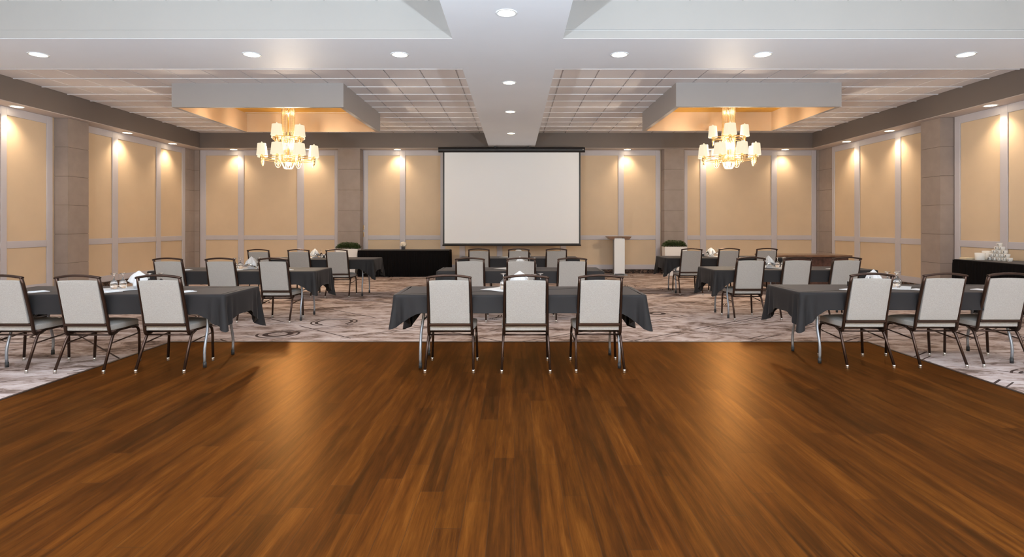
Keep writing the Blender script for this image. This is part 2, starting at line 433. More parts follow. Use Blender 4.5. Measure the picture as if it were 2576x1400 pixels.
# ------------------------------------------------------------------ recessed downlights
def downlight(x, y, label, group, power, r=.095, spot=115):
    root = empty('ceiling_downlight', (x, y, ZS)); tag(root, label, 'ceiling light', group)
    MB().lathe([(r, .0), (r, -.006), (r + .018, -.006), (r + .022, -.001), (r + .022, 0)], n=28).build('trim_ring', M['white'], root)
    MB().lathe([(0.0005, -.003), (r, -.003)], n=28).build('diffuser', M['lamp'], root)
    light('SPOT', 'downlight_lamp', (x, y, ZS - .03), power, WARM, .06, (0, 0, 0), spot, 1.0)
for x, wd in ((-6.05, 'far left light of the six'), (-3.34, 'second light from the left of six'), (-1.46, 'third from left, just left of the centre crossing'),
              (1.33, 'fourth from left, just right of centre crossing'), (3.15, 'second light from the right of six'), (5.73, 'far right light of the six')):
    downlight(x, 7.22, 'recessed downlight in the cross beam, ' + wd, 'downlights in the cross beam', P_BEAM * .7)
for y, wd in ((5.80, 'nearest and largest, at the top of the photo'), (8.65, 'second from the front, past the crossing'), (10.87, 'third from the front'), (13.43, 'farthest, above the projection screen')):
    downlight(-.085, y, 'round downlight in the long centre beam, ' + wd, 'downlights in the centre beam', P_BEAM * (.7 if y < 8 else .35), r=.09)
for y, wd in ((10.40, 'nearest'), (13.37, 'middle'), (15.14, 'farthest')):
    downlight(-9.11, y, f'round wall washing downlight under the left soffit, {wd} of three', 'downlights in the left soffit', P_SOFFIT)
for y, wd in ((10.30, 'nearest'), (13.08, 'middle'), (14.77, 'farthest')):
    downlight(8.62, y, f'round wall washing downlight under the right soffit, {wd} of three', 'downlights in the right soffit', P_SOFFIT)
for x, wd in ((-8.07, 'nearest the left corner'), (-5.90, 'behind the left chandelier'), (-3.37, 'just left of the projection screen'),
              (3.23, 'above and right of the lectern'), (5.60, 'behind the right chandelier'), (7.76, 'nearest the right corner')):
    downlight(x, 16.32, 'wall washing downlight in the back soffit, ' + wd, 'downlights in the back soffit', P_SOFFIT * .8)

# ------------------------------------------------------------------ chandeliers
def make_chandelier():
    root = empty('chandelier')
    ZT = ZC - .03
    MB().lathe([(0.001, ZT - .05), (.15, ZT - .05), (.17, ZT - .03), (.17, ZT)], n=28).build('canopy', M['goldmetal'], root)
    # bead column
    b = MB(); nst = 26; zt, zb_ = ZT - .05, 2.72
    for k in range(nst):
        a = 2 * PI * k / nst; r = .128; npt = 70
        pts = [(r * math.cos(a), r * math.sin(a), zt + (zb_ - zt) * i / npt) for i in range(npt + 1)]
        b.sweep(pts, .011, n=5, radii=[1 if i % 2 else .55 for i in range(npt + 1)])
    o = b.build('bead_strand', M['crystal'], root); o['kind'] = 'stuff'; o['label'] = 'column of hanging crystal bead strands'
    MB().sweep([(0, 0, ZT - .05), (0, 0, 2.74)], .012, n=8).build('stem', M['goldmetal'], root)
    c = MB(); c.lathe([(.001, 2.62), (.03, 2.64), (.06, 2.70), (.135, 2.72), (.135, 2.735), (.001, 2.75)], n=20)
    c.build('base_plate', M['goldmetal'], root)
    # bead basket under the base plate
    b = MB()
    for k in range(12):
        a = 2 * PI * k / 12; pts = []
        for i in range(17):
            t = i / 16; r = .13 * (1 - t) ** .6; pts.append((r * math.cos(a), r * math.sin(a), 2.72 - .15 * t - .05 * math.sin(PI * t)))
        b.sweep(pts, .008, n=4, radii=[1 if i % 2 else .5 for i in range(17)])
    b.build('bead_basket', M['crystal'], root)
    for nm, r, z in (('upper_ring', .30, 3.22), ('lower_ring', .52, 2.80)):
        n = 36; q = MB()
        q.sweep([(r * math.cos(2 * PI * i / n), r * math.sin(2 * PI * i / n), z) for i in range(n)], .008, n=6, closed=True, ref=(0, 0, 1))
        q.sweep([(r * math.cos(2 * PI * i / n), r * math.sin(2 * PI * i / n), z - .035) for i in range(n)], .006, n=6, closed=True, ref=(0, 0, 1))
        for i in range(0, n, 9): q.sweep([(0, 0, z), (r * math.cos(2 * PI * i / n), r * math.sin(2 * PI * i / n), z)], .006, n=6, ref=(0, 0, 1))
        q.build(nm, M['goldmetal'], root)
    for cnt, r, z, off in ((4, .31, 3.25, PI / 4), (8, .54, 2.84, PI / 8)):
        for k in range(cnt):
            a = off + 2 * PI * k / cnt; x, y = r * math.cos(a), r * math.sin(a)
            am = MB(); am.sweep([(x, y, z - .16), (x, y, z + .02)], .012, n=8)
            am.lathe([(.001, -.19), (.022, -.17), (.012, -.15), (.026, -.12), (.03, -.03), (.012, -.01)], c=(x, y, z), n=10)
            am.sweep([(x * .85, y * .85, z - .05), (x, y, z - .05)], .007, n=6, ref=(0, 0, 1))
            am.build('arm', M['goldmetal'], root)
            sh = MB()
            wv = lambda an, t: .02 * math.cos(an * 14) * (.5 + t)
            sh.lathe([(.104, .215), (.108, .195), (.118, .09), (.127, .015), (.132, -.008), (.125, -.02)], c=(x, y, z), n=42, ax=.72, ay=1.0, rot=a, wave=wv)
            sh.lathe([(.001, .222), (.018, .228), (.011, .246), (.001, .252)], c=(x, y, z), n=8)
            sh.lathe([(.104, .215), (.001, .222)], c=(x, y, z), n=42, ax=.72, ay=1.0, rot=a)
            sh.build('lamp_shade', M['shade'], root)
            # bead loops under each lamp
            sw = MB()
            for rr, dz in ((.072, .17), (.05, .11)):
                pts = [(x - rr * math.cos(t) * math.sin(a) * -1, y - rr * math.cos(t) * math.cos(a), z - .03 - dz * math.sin(t)) for t in [PI * i / 20 for i in range(21)]]
                sw.sweep(pts, .007, n=5, radii=[1 if i % 2 else .5 for i in range(21)], ref=(math.cos(a), math.sin(a), 0))
            sw.build('bead_swag', M['crystal'], root)
    return root
ch = make_chandelier(); kids = tree_of(ch)
ch2 = copy_tree(ch, kids=kids)
ch.location = (-4.73, 11.87, 0); ch.rotation_euler.z = math.radians(21.7)
ch2.location = (4.44, 11.80, 0); ch2.rotation_euler.z = math.radians(29.4)
tag(ch, 'two tier crystal chandelier with glowing white shades in the left ceiling coffer', 'chandelier', 'two tier chandeliers')
tag(ch2, 'two tier crystal chandelier with glowing white shades in the right ceiling coffer', 'chandelier', 'two tier chandeliers')
for (cx, cy) in ((-4.73, 11.87), (4.44, 11.80)):
    for dx, dy, z, p in ((0, 0, 3.75, .03), (0, 0, 3.05, .6), (0, 0, 2.63, 1.6)):
        light('POINT', 'chandelier_bulb', (cx + dx, cy + dy, z), P_CHAND * p, WARMER, .05 if z > 3.5 else .09)

# ------------------------------------------------------------------ chairs
def make_chair():
    root = empty('banquet_chair')
    fr = M['frame']
    f = MB()
    for s in (-1, 1):
        pts = [(.198 * s, -.283, .915), (.201 * s, -.262, .84)] + bez((.203 * s, -.235, .74), (.206 * s, -.20, .60), (.208 * s, -.175, .50), (.209 * s, -.165, .43), 5) + \
              bez((.210 * s, -.158, .39), (.210 * s, -.15, .345), (.210 * s, -.12, .338), (.210 * s, -.05, .362), 6)
        f.sweep(pts, .0145, .018, n=8)
    pts = [(-.198 + .396 * i / 12, -.283 - .012 * math.sin(PI * i / 12), .912 + .020 * math.sin(PI * i / 12)) for i in range(13)]
    pts = [(-.212, -.281, .906)] + pts + [(.212, -.281, .906)]
    f.sweep(pts, .0125, .021, n=8, ref=(0, 0, 1))
    f.build('back_frame', fr, root)
    MB().box(-.20, .20, -.188, -.158, .433, .459).build('crossbar', fr, root, bevel=.003, segs=1)
    # upholstered back, slightly cushioned
    b = MB(); nx, nz = 8, 10; vs = []; fs = []
    def yb(z): return -.160 - (z - .40) * .235
    for side in (0, 1):
        for i in range(nz + 1):
            for j in range(nx + 1):
                u, t = j / nx, i / nz; z = .460 + .420 * t; x = -.188 + .376 * u
                puff = (math.sin(PI * u) * math.sin(PI * t)) ** .4
                y = yb(z) + (-.020 - .004 * puff if side == 0 else .016 + .020 * puff)
                if t > .99: z += .006 * math.sin(PI * u)
                vs.append((x, y, z))
    n = (nx + 1) * (nz + 1)
    for i in range(nz):
        for j in range(nx):
            a = i * (nx + 1) + j
            fs.append((a, a + 1, a + nx + 2, a + nx + 1)); fs.append((n + a, n + a + nx + 1, n + a + nx + 2, n + a + 1))
    for j in range(nx):
        fs.append((j, n + j, n + j + 1, j + 1)); a = nz * (nx + 1) + j; fs.append((a, a + 1, n + a + 1, n + a))
    for i in range(nz):
        a = i * (nx + 1); fs.append((a, a + nx + 1, n + a + nx + 1, n + a)); a += nx; fs.append((a, n + a, n + a + nx + 1, a + nx + 1))
    b.add(vs, fs, True); b.build('backrest', M['fabric'], root, bevel=.006, segs=2)
    # seat cushion
    s = MB(); nx = ny = 8; vs = []; fs = []
    for side in (0, 1):
        for i in range(ny + 1):
            for j in range(nx + 1):
                u, t = j / nx, i / ny; wd = .205 + .03 * min(1, t * 3); x = (-1 + 2 * u) * wd; y = -.155 + .425 * t
                if t > .99: y -= .03 * (2 * u - 1) ** 4
                puff = (math.sin(PI * u) * math.sin(PI * t)) ** .35
                vs.append((x, y, .383 if side == 0 else .438 + .024 * puff))
    n = (nx + 1) * (ny + 1)
    for i in range(ny):
        for j in range(nx):
            a = i * (nx + 1) + j
            fs.append((a, a + nx + 1, a + nx + 2, a + 1)); fs.append((n + a, n + a + 1, n + a + nx + 2, n + a + nx + 1))
    for j in range(nx):
        fs.append((j, j + 1, n + j + 1, n + j)); a = ny * (nx + 1) + j; fs.append((a, n + a, n + a + 1, a + 1))
    for i in range(ny):
        a = i * (nx + 1); fs.append((a, n + a, n + a + nx + 1, a + nx + 1)); a += nx; fs.append((a, a + nx + 1, n + a + nx + 1, n + a))
    s.add(vs, fs, True); s.build('seat', M['fabric'], root, bevel=.012, segs=3)
    q = MB(); q.sweep([(-.212, -.11, .372), (-.222, .245, .372), (-.20, .258, .372), (.20, .258, .372), (.222, .245, .372), (.212, -.11, .372)], .011, n=6, closed=True, ref=(0, 0, 1))
    q.build('seat_frame', fr, root)
    for s in (-1, 1):
        for fy in (-1, 1):
            if fy < 0: pts = [(.212 * s, -.03, .368)] + bez((.213 * s, -.07, .365), (.215 * s, -.115, .35), (.218 * s, -.13, .31), (.220 * s, -.15, .27), 4) + [(.230 * s, -.262, .028)]
            else: pts = [(.218 * s, .17, .368)] + bez((.220 * s, .20, .366), (.222 * s, .245, .36), (.224 * s, .255, .33), (.226 * s, .256, .28), 4) + [(.234 * s, .25, .028)]
            lg = MB().sweep(pts, .0125, .015, n=8).build('leg', fr, root)
            ex, ey = pts[-1][0], pts[-1][1]
            MB().lathe([(.001, .0), (.013, .0), (.0155, .006), (.012, .012), (.0145, .016), (.0145, .034), (.001, .036)], c=(ex, ey, 0), n=12).build('foot_glide', M['glide'], lg)
    for s in (-1, 1):
        MB().sweep([(.2195 * s, -.155, .262), (.226 * s, .252, .292)], .007, n=6).build('stretcher', fr, root)
    MB().sweep([(-.214, -.115, .338), (.214, -.115, .338)], .008, n=6, ref=(0, 0, 1)).build('stretcher', fr, root)
    return root
chair0 = make_chair(); chair_kids = tree_of(chair0); used = [0]
def place_chair(x, yfoot, rz, label):
    c = chair0 if not used[0] else copy_tree(chair0, kids=chair_kids); used[0] = 1
    c.location = (x, yfoot + .262, 0); c.rotation_euler.z = math.radians(rz)
    tag(c, label, 'chair', 'banquet chairs at the cloth covered tables')

# ------------------------------------------------------------------ tables
TH, TL, TD = .73, 2.44, .76
def make_table():
    root = empty('folding_table')
    MB().box(-TL / 2, TL / 2, -TD / 2, TD / 2, TH - .045, TH).build('tabletop', M['ply'], root, bevel=.006)
    for s in (-1, 1):
        x = s * (TL / 2 - .24)
        for t in (-1, 1):
            pts = [(x - .04 * s, t * .20, TH - .045)] + bez((x - .035 * s, t * .20, .62), (x - .02 * s, t * .20, .50), (x - .01 * s, t * .20, .44), (x, t * .235, .34), 7) + bez((x, t * .255, .28), (x, t * .29, .18), (x, t * .29, .14), (x, t * .28, .045), 6)[1:]
            lg = MB().sweep(pts, .0135, n=10).build('leg', M['steel'], root)
            MB().lathe([(.001, 0), (.017, 0), (.017, .05), (.001, .052)], c=(x, t * .28, 0), n=12).build('foot_cap', M['rubber'], lg)
        MB().sweep([(x, -.20, .44), (x, .20, .44)], .009, n=8).build('crossbar', M['steel'], root)
        MB().sweep([(x, 0, .44), (x - .35 * s, 0, .66), (x - .36 * s, 0, TH - .045)], .007, n=6).build('brace', M['steel'], root)
    return root
table0 = make_table(); table_kids = tree_of(table0)
def make_cloth(seed, fd=.175, bd=.19, ed=.23, cf=.33, cb=.40):
    """table cloth: flat top, rounded edge, drop with pointed folded corners"""
    rnd = random.Random(seed); hx, hy = TL / 2 + .006, TD / 2 + .006; rc = .035
    path = []
    sides = [((-hx + rc, -hy), (hx - rc, -hy), (0, -1), fd, 0), ((hx, -hy + rc), (hx, hy - rc), (1, 0), ed, 1), ((hx - rc, hy), (-hx + rc, hy), (0, 1), bd, 2), ((-hx, hy - rc), (-hx, -hy + rc), (-1, 0), ed, 3)]
    cl = [cf * rnd.uniform(.92, 1.08), cb * rnd.uniform(.9, 1.08), cb * rnd.uniform(.9, 1.08), cf * rnd.uniform(.92, 1.08)]   # corner after side k
    ph = [rnd.uniform(0, 6) for _ in range(8)]
    for k, (a, b, nrm, dr, _) in enumerate(sides):
        Ls = math.hypot(b[0] - a[0], b[1] - a[1]); n = int(Ls / .022)
        for i in range(n + 1):
            t = i / n; d0, d1 = t * Ls, (1 - t) * Ls
            path.append(((a[0] + (b[0] - a[0]) * t, a[1] + (b[1] - a[1]) * t), nrm, dr, d0, d1, k))
        a0 = math.atan2(nrm[1], nrm[0]); nx_ = sides[(k + 1) % 4]
        cx, cy = b[0] - nrm[0] * rc, b[1] - nrm[1] * rc
        for i in range(1, 9):
            an = a0 + PI / 2 * i / 9
            drr = dr + (nx_[3] - dr) * i / 9
            path.append(((cx + rc * math.cos(an), cy + rc * math.sin(an)), (math.cos(an), math.sin(an)), drr, abs(i - 4.5) * rc * .17, 0, k + .5))
    m = len(path); rows = 15; vs = []; fs = []
    n0 = 0
    zt = TH + .003
    # border ring on the top, then round over, then the drop
    prof = [('in', .05), ('in', .012)]
    for (p, nrm, dr, d0, d1, k) in path:
        for kind, q in prof: vs.append((p[0] - nrm[0] * q, p[1] - nrm[1] * q, zt))
        if k % 1: d = d0; c = cl[int(k)]
        elif d1 < d0: d = d1; c = cl[int(k)]
        else: d = d0; c = cl[(int(k) - 1) % 4]
        if not k % 1: d += rc * .7
        Wd = .25
        tri = max(0, 1 - d / Wd)
        Lh = dr + (c + .045 - dr) * tri ** 1.35
        s = (d0 if d0 < 90 else 0)
        fold = 0
        if d < .34:
            fold = .050 * math.cos(d * 2 * PI / .105) * math.exp(-(d / .13) ** 2) - .012 * math.exp(-((d - .12) / .07) ** 2)
        pos = p[0] if abs(nrm[1]) > .7 else p[1]
        wob = .004 * math.sin(pos * 9 + ph[int(k)]) + .003 * math.sin(pos * 21 + ph[int(k) + 4]) + .004 * abs(((pos + 9) / .305) % 2 - 1)
        for i in range(rows):
            t = i / (rows - 1)
            if i == 0: off, z = 0.003, zt - .004
            else:
                off = .006 + t * (.010 + wob) + fold * t ** 1.2 * (Lh / .3) * .9; z = zt - .006 - (Lh - .006) * t
            vs.append((p[0] + nrm[0] * off, p[1] + nrm[1] * off, z))
    R = rows + 2
    for i in range(m):
        j = (i + 1) % m
        for r in range(R - 1): fs.append((i * R + r, j * R + r, j * R + r + 1, i * R + r + 1))
    fs.append([i * R for i in range(m)])
    b = MB(); b.add(vs, fs, True)
    return b
PLACE = {'left': 'left', 'centre': 'centre', 'right': 'right'}
tables = [  # column, row, cx, front y
    ('centre', 'front', .05, 5.50), ('centre', 'middle', .08, 8.31), ('centre', 'back', .08, 11.45),
    ('left', 'front', -4.05, 5.53), ('left', 'middle', -4.13, 8.27), ('left', 'back', -4.00, 11.15),
    ('right', 'front', 4.09, 5.70), ('right', 'middle', 4.21, 8.50), ('right', 'back', 4.31, 11.65)]
first = True
for i, (c, r, cx, fy) in enumerate(tables):
    tb = table0 if first else copy_tree(table0, kids=table_kids); first = False
    tb.location = (cx, fy + TD / 2, 0)
    tag(tb, f'steel legged folding banquet table, {r} row, {c} column of tables', 'table', 'folding tables')
    big = {'left': (.33, .40), 'centre': (.30, .44), 'right': (.36, .38)}[c]
    cl = make_cloth(10 + i, .175 if c != 'left' else .19, cf=big[0], cb=big[1]).build('tablecloth', M['cloth'])
    cl.location = (cx, fy + TD / 2, 0)
    tag(cl, f'charcoal tablecloth draped over the {r} row table in the {c} column', 'tablecloth', 'charcoal tablecloths')
chairs = {
    ('centre', 'front'): [(-.624, 5.405, 0), (.106, 5.40, 0), (.815, 5.42, 0)],
    ('centre', 'middle'): [(-.646, 8.21, 0), (.092, 8.21, 0), (.828, 8.21, 0)],
    ('centre', 'back'): [(-.715, 11.34, 0), (.079, 11.34, 0), (.83, 11.34, 0)],
    ('left', 'front'): [(-4.87, 5.40, 0), (-4.13, 5.39, 0), (-3.375, 5.405, 0)],
    ('left', 'middle'): [(-4.97, 8.16, 0), (-4.22, 8.16, 0), (-3.46, 8.15, 0)],
    ('left', 'back'): [(-4.97, 11.03, 0), (-4.19, 11.03, 0), (-3.44, 11.0, 0)],
    ('right', 'front'): [(3.50, 5.59, 0), (4.225, 5.60, 0), (4.87, 5.62, 0)],
    ('right', 'middle'): [(3.47, 8.37, 0), (4.17, 8.39, 0), (4.89, 8.39, 0)],
    ('right', 'back'): [(3.55, 11.42, 0), (4.33, 11.50, 0), (5.10, 11.52, 0)]}
for (c, r), lst_ in chairs.items():
    for k, (x, y, rz) in enumerate(lst_):
        place_chair(x, y, rz, f'grey upholstered bronze framed chair, {("left", "middle", "right")[k]} of three at the {r} row {c} table')

# ------------------------------------------------------------------ things on the tables
def make_goblet():
    g = MB(); g.lathe([(.030, 0), (.033, .02), (.036, .05), (.032, .075), (.016, .092), (.006, .10), (.004, .135), (.008, .150), (.032, .158), (.033, .160), (.006, .163), (.001, .163)], n=20)
    g.lathe([(.0275, 0), (.0305, .02), (.0335, .05), (.0295, .073), (.012, .089), (.001, .092)], n=20)
    g.lathe([(.030, 0), (.0275, 0)], n=20)
    return g.build('goblet', M['glass'])
def make_pitcher():
    root = empty('water_pitcher')
    MB().lathe([(.001, 0), (.052, 0), (.062, .02), (.070, .06), (.062, .11), (.046, .145), (.048, .165), (.044, .165), (.042, .145), (.001, .14)], n=24).build('body', M['chrome'], root)
    MB().sweep(bez((.046, 0, .15), (.12, 0, .16), (.12, 0, .06), (.066, 0, .05), 8), .006, .009, n=8, ref=(0, 1, 0)).build('handle', M['chrome'], root)
    return root
def make_napkin():
    b = MB(); n = 40; rows = [(.001, .200), (.012, .192), (.030, .172), (.050, .150), (.068, .12), (.082, .075), (.088, .055)]
    vs = []; fs = []
    for i, (r, z) in enumerate(rows):
        for j in range(n):
            a = 2 * PI * j / n; t = i / (len(rows) - 1)
            k = 1 + .55 * t * (abs(math.sin(a * 2.5 + .7)) - .5) + .10 * t * math.sin(a * 9)
            zz = z + (.030 * t * math.sin(a * 2 + 1.2) + .012 * abs(math.sin(a * 1.5 + 1)) * (1 - t)) * (1 if i > 2 else .9)
            vs.append((r * k * math.cos(a), r * k * math.sin(a), zz))
    for i in range(len(rows) - 1):
        for j in range(n): fs.append((i * n + j, i * n + (j + 1) % n, (i + 1) * n + (j + 1) % n, (i + 1) * n + j))
    fs.append(list(range(n)))
    b.add(vs, fs, True); return b.build('pitcher_napkin', M['napkin'], solid=.002)
def make_mat():
    b = MB(); q = .20; n = 10; vs = []; fs = []
    for i in range(n + 1):
        for j in range(n + 1):
            x, y = -q + 2 * q * i / n, -q + 2 * q * j / n
            vs.append((x, y, .0025 + .0015 * math.sin(x * 25) * math.sin(y * 19)))
    for i in range(n):
        for j in range(n): a = i * (n + 1) + j; fs.append((a, a + n + 1, a + n + 2, a + 1))
    b.add(vs, fs, True); return b.build('napkin_square', M['napkin'], solid=.002)
def make_caddy():
    root = empty('condiment_caddy')
    MB().box(-.05, .05, -.035, .035, 0, .012).box(-.05, .05, -.035, -.031, .012, .05).box(-.05, .05, .031, .035, .012, .05).box(-.05, -.046, -.031, .031, .012, .05).box(.046, .05, -.031, .031, .012, .05).build('tray', M['black'], root)
    for k in range(3): MB().box(-.04 + .028 * k, -.018 + .028 * k, -.026, .026, .013, .066).build('sachet_packet', M['paper'], root)
    return root
goblet0, pitcher0, nap0, sq0, cad0 = make_goblet(), make_pitcher(), make_napkin(), make_mat(), make_caddy()
pk, ck = tree_of(pitcher0), tree_of(cad0)
TZ = TH + .004
for i, (c, r, cx, fy) in enumerate(tables):
    ox = {'left': .04, 'centre': -.0, 'right': -.05}[c]; cy = fy + .46
    if (c, r) == ('left', 'front'): px = -3.99; sgn = -1
    elif c == 'right': px = {'front': 3.92, 'middle': 4.02, 'back': 4.20}[r]; sgn = 1
    elif c == 'left': px = {'middle': -4.07, 'back': -4.10}[r]; sgn = -1
    else: px = cx; sgn = 1
    who = f'{r} row {c} table'
    p = pitcher0 if i == 0 else copy_tree(pitcher0, kids=pk); p.location = (px, cy + .05, TZ); p.rotation_euler.z = .6 * i
    p.scale = (.9, .9, .84)
    tag(p, f'chrome water pitcher under a white napkin on the {who}', 'pitcher', 'water pitchers')
    q = nap0 if i == 0 else nap0.copy()
    if i: COL.objects.link(q)
    q.location = (px, cy + .05, TZ + .012); q.rotation_euler.z = 1.1 * i
    q.scale = (.95, .95, .84)
    tag(q, f'white cloth napkin tented over the pitcher on the {who}', 'napkin', 'napkins over the pitchers')
    q = sq0 if i == 0 else sq0.copy()
    if i: COL.objects.link(q)
    q.location = (px + (-.13 if c != 'right' else .13), cy, TZ); q.rotation_euler.z = PI / 4 + .15
    q.location.z = TZ + .0005
    tag(q, f'white square napkin lying flat under glasses on the {who}', 'napkin', 'flat napkins')
    q = cad0 if i == 0 else copy_tree(cad0, kids=ck); q.location = (px + (.20 if c != 'right' else -.19), cy + .10, TZ)
    tag(q, f'small black caddy with white sachets on the {who}', 'caddy', 'condiment caddies')
    gl = [(-.16, .03, 'left'), (-.22, -.02, 'far left'), (.16, -.04, 'right'), (.25, .02, 'far right')]
    if c == 'right': gl = [(.13, .02, 'left'), (.19, -.04, 'middle'), (.25, .03, 'right'), (-.12, -.08, 'far left')]
    if c == 'centre': gl = [(-.17, -.01, 'far left'), (.15, -.07, 'middle right'), (.22, .0, 'far right')]
    for k, (dx, dy, wd) in enumerate(gl):
        q = goblet0 if i == 0 and k == 0 else goblet0.copy()
        if i or k: COL.objects.link(q)
        q.location = (px + dx, cy + dy, TZ + .005)
        tag(q, f'upturned stemmed goblet standing {wd} of the group on the {who}', 'goblet', 'upturned goblets')
# notepads with pens
def make_pad():
    root = empty('notepad'); MB().box(-.07, .07, -.10, .10, 0, .004).build('paper_block', M['paper'], root)
    return root
pad0 = make_pad(); padk = tree_of(pad0); pen0 = MB().sweep([(-.068, 0, .0045), (.066, 0, .0045), (.074, 0, .0045)], .0045, n=8, radii=[1, 1, .3], ref=(0, 0, 1)).build('pen', M['white'])
k_ = 0
for (c, r) in (('left', 'front'), ('left', 'middle'), ('right', 'front'), ('right', 'middle')):
    cx, fy = [(q[2], q[3]) for q in tables if q[:2] == (c, r)][0]
    for k, (x, y, rz) in enumerate(chairs[(c, r)]):
        q = pad0 if k_ == 0 else copy_tree(pad0, kids=padk)
        sd = {'left': .04, 'right': .0}[c]
        q.location = (x + sd, fy + .19, TZ); q.rotation_euler.z = -.5 if c == 'left' else .45
        tag(q, f'white notepad at the {("left", "middle", "right")[k]} seat of the {r} row {c} table', 'notepad', 'notepads at the seats')
        n = pen0 if k_ == 0 else pen0.copy()
        if k_: COL.objects.link(n)
        n.location = (x + sd + .02, fy + .19, TZ + .004); n.rotation_euler.z = .4
        tag(n, f'white pen lying on the {("left", "middle", "right")[k]} notepad of the {r} row {c} table', 'pen', 'pens on the notepads')
        k_ += 1

# ------------------------------------------------------------------ projection screen
sc = empty('projection_screen', (-.085, 15.6, 0)); tag(sc, 'wide white projection screen with black border hanging from the centre beam', 'projection screen')
h = MB(); pts = [(math.cos(a) * .06, 3.465 + math.sin(a) * .075) for a in [2 * PI * i / 20 for i in range(20)]]
h.add([(x, y, z) for x in (-2.01, 2.01) for y, z in pts], [tuple(range(20)), tuple(range(39, 19, -1))] + [(i, (i + 1) % 20, (i + 1) % 20 + 20, i + 20) for i in range(20)], True)
h.build('housing', M['black'], sc, bevel=.004)
for s in (-.45, .45): MB().box(s - .03, s + .03, -.03, .03, 3.53, ZS - .001).build('bracket', M['black'], sc)
MB().box(-1.845, 1.845, -.004, .004, .90, 3.40).build('screen_fabric', M['screen'], sc)
b = MB(); b.box(-1.89, -1.845, -.005, .005, .86, 3.40); b.box(1.845, 1.89, -.005, .005, .86, 3.40); b.box(-1.845, 1.845, -.005, .005, .86, .90)
b.build('border', M['black'], sc)
MB().sweep([(-1.90, 0, .85), (1.90, 0, .85)], .018, n=10, ref=(0, 0, 1)).build('weight_bar', M['black'], sc)
MB().sweep([(1.93, -.07, 3.47), (1.97, -.07, 3.47)], .012, n=8, ref=(0, 0, 1)).build('badge', M['chrome'], sc)

# ------------------------------------------------------------------ lectern
lc = empty('lectern', (2.91, 15.8, 0)); tag(lc, 'slim white lectern with dark wooden reading top right of the screen', 'lectern')
MB().box(-.145, .145, -.012, .0, .05, 1.03).build('front_panel', M['white'], lc, bevel=.003)
b = MB(); b.box(-.15, -.13, .0, .22, .03, 1.03); b.box(.13, .15, .0, .22, .03, 1.03); b.box(-.13, .13, .20, .22, .03, 1.03); b.build('column', M['steel'], lc)
MB().prism([(-.33, 1.085), (.33, 1.085), (.33, 1.07), (.27, 1.00), (.14, 1.00), (.14, 1.05), (-.14, 1.05), (-.14, 1.00), (-.25, 1.00), (-.33, 1.07)], -.02, .40).build('reading_top', M['woodtop'], lc, bevel=.004)
MB().box(-.22, .22, -.05, .32, 0, .03).build('base', M['steel'], lc, bevel=.005)

# ------------------------------------------------------------------ skirted tables
def skirted(name, L, D, H, label, ends=True, front='-y'):
    root = empty(name); tag(root, label, 'table')
    MB().box(-L / 2, L / 2, -D / 2, D / 2, H - .03, H).build('tabletop', M['cloth'], root, bevel=.005)
    b = MB(); hx, hy = L / 2 + .012, D / 2 + .012
    per = []
    def seg(a, b_, nr):
        n = int(math.hypot(b_[0] - a[0], b_[1] - a[1]) / .0125)
        for i in range(n): t = i / n; per.append((a[0] + (b_[0] - a[0]) * t, a[1] + (b_[1] - a[1]) * t, nr))
    seg((-hx, -hy), (hx, -hy), (0, -1)); seg((hx, -hy), (hx, hy), (1, 0)); seg((hx, hy), (-hx, hy), (0, 1)); seg((-hx, hy), (-hx, -hy), (-1, 0))
    m = len(per); vs = []; rows = [(0, H - .012), (.0, H - .05), (.4, H - .09), (1, .25), (1.3, .006)]
    for k, (x, y, nr) in enumerate(per):
        wv = .009 * math.sin(k * 2 * PI / 5.0) + .004 * math.sin(k * .37)
        for a, z in rows: vs.append((x + nr[0] * (wv * (a + .15) + .02 * a * (.3)), y + nr[1] * (wv * (a + .15) + .02 * a * .3), z))
    R = len(rows)
    b.add(vs, [(i * R + r, ((i + 1) % m) * R + r, ((i + 1) % m) * R + r + 1, i * R + r + 1) for i in range(m) for r in range(R - 1)], True)
    b.build('skirt', M['skirt'], root)
    for sx in (-1, 1):
        for sy in (-1, 1): MB().sweep([(sx * (L / 2 - .1), sy * (D / 2 - .1), 0), (sx * (L / 2 - .1), sy * (D / 2 - .1), H - .03)], .014, n=8).build('leg', M['steel'], root)
    return root
t = skirted('skirted_table', 2.44, .70, .72, 'long black skirted table against the back wall, left of the screen'); t.location = (-3.02, 15.76, 0)
t = skirted('skirted_table', 2.44, .72, .79, 'black skirted buffet table along the right wall carrying cups'); t.location = (8.33, 9.10, 0); t.rotation_euler.z = PI / 2
# centrepiece
vz = empty('flower_vase', (-3.09, 15.75, .72)); tag(vz, 'small black cube vase with white flower ball on skirted table', 'vase')
MB().box(-.045, .045, -.045, .045, 0, .09).build('vase', M['black'], vz, bevel=.004)
fb = MB(); rnd = random.Random(4)
for k in range(90):
    th = math.acos(1 - 1.6 * rnd.random()); a = rnd.random() * 2 * PI; R = .075
    cx, cy, cz = R * math.sin(th) * math.cos(a), R * math.sin(th) * math.sin(a), .145 + R * math.cos(th) * .85
    rr = rnd.uniform(.016, .026); fb.lathe([(.001, -rr), (rr * .8, -rr * .5), (rr, 0), (rr * .7, rr * .6), (.001, rr * .8)], c=(cx, cy, cz), n=7)
fb.lathe([(.001, .08), (.06, .11), (.07, .15), (.05, .19), (.001, .2)], n=12)
fb.build('flowers', M['petal'], vz)

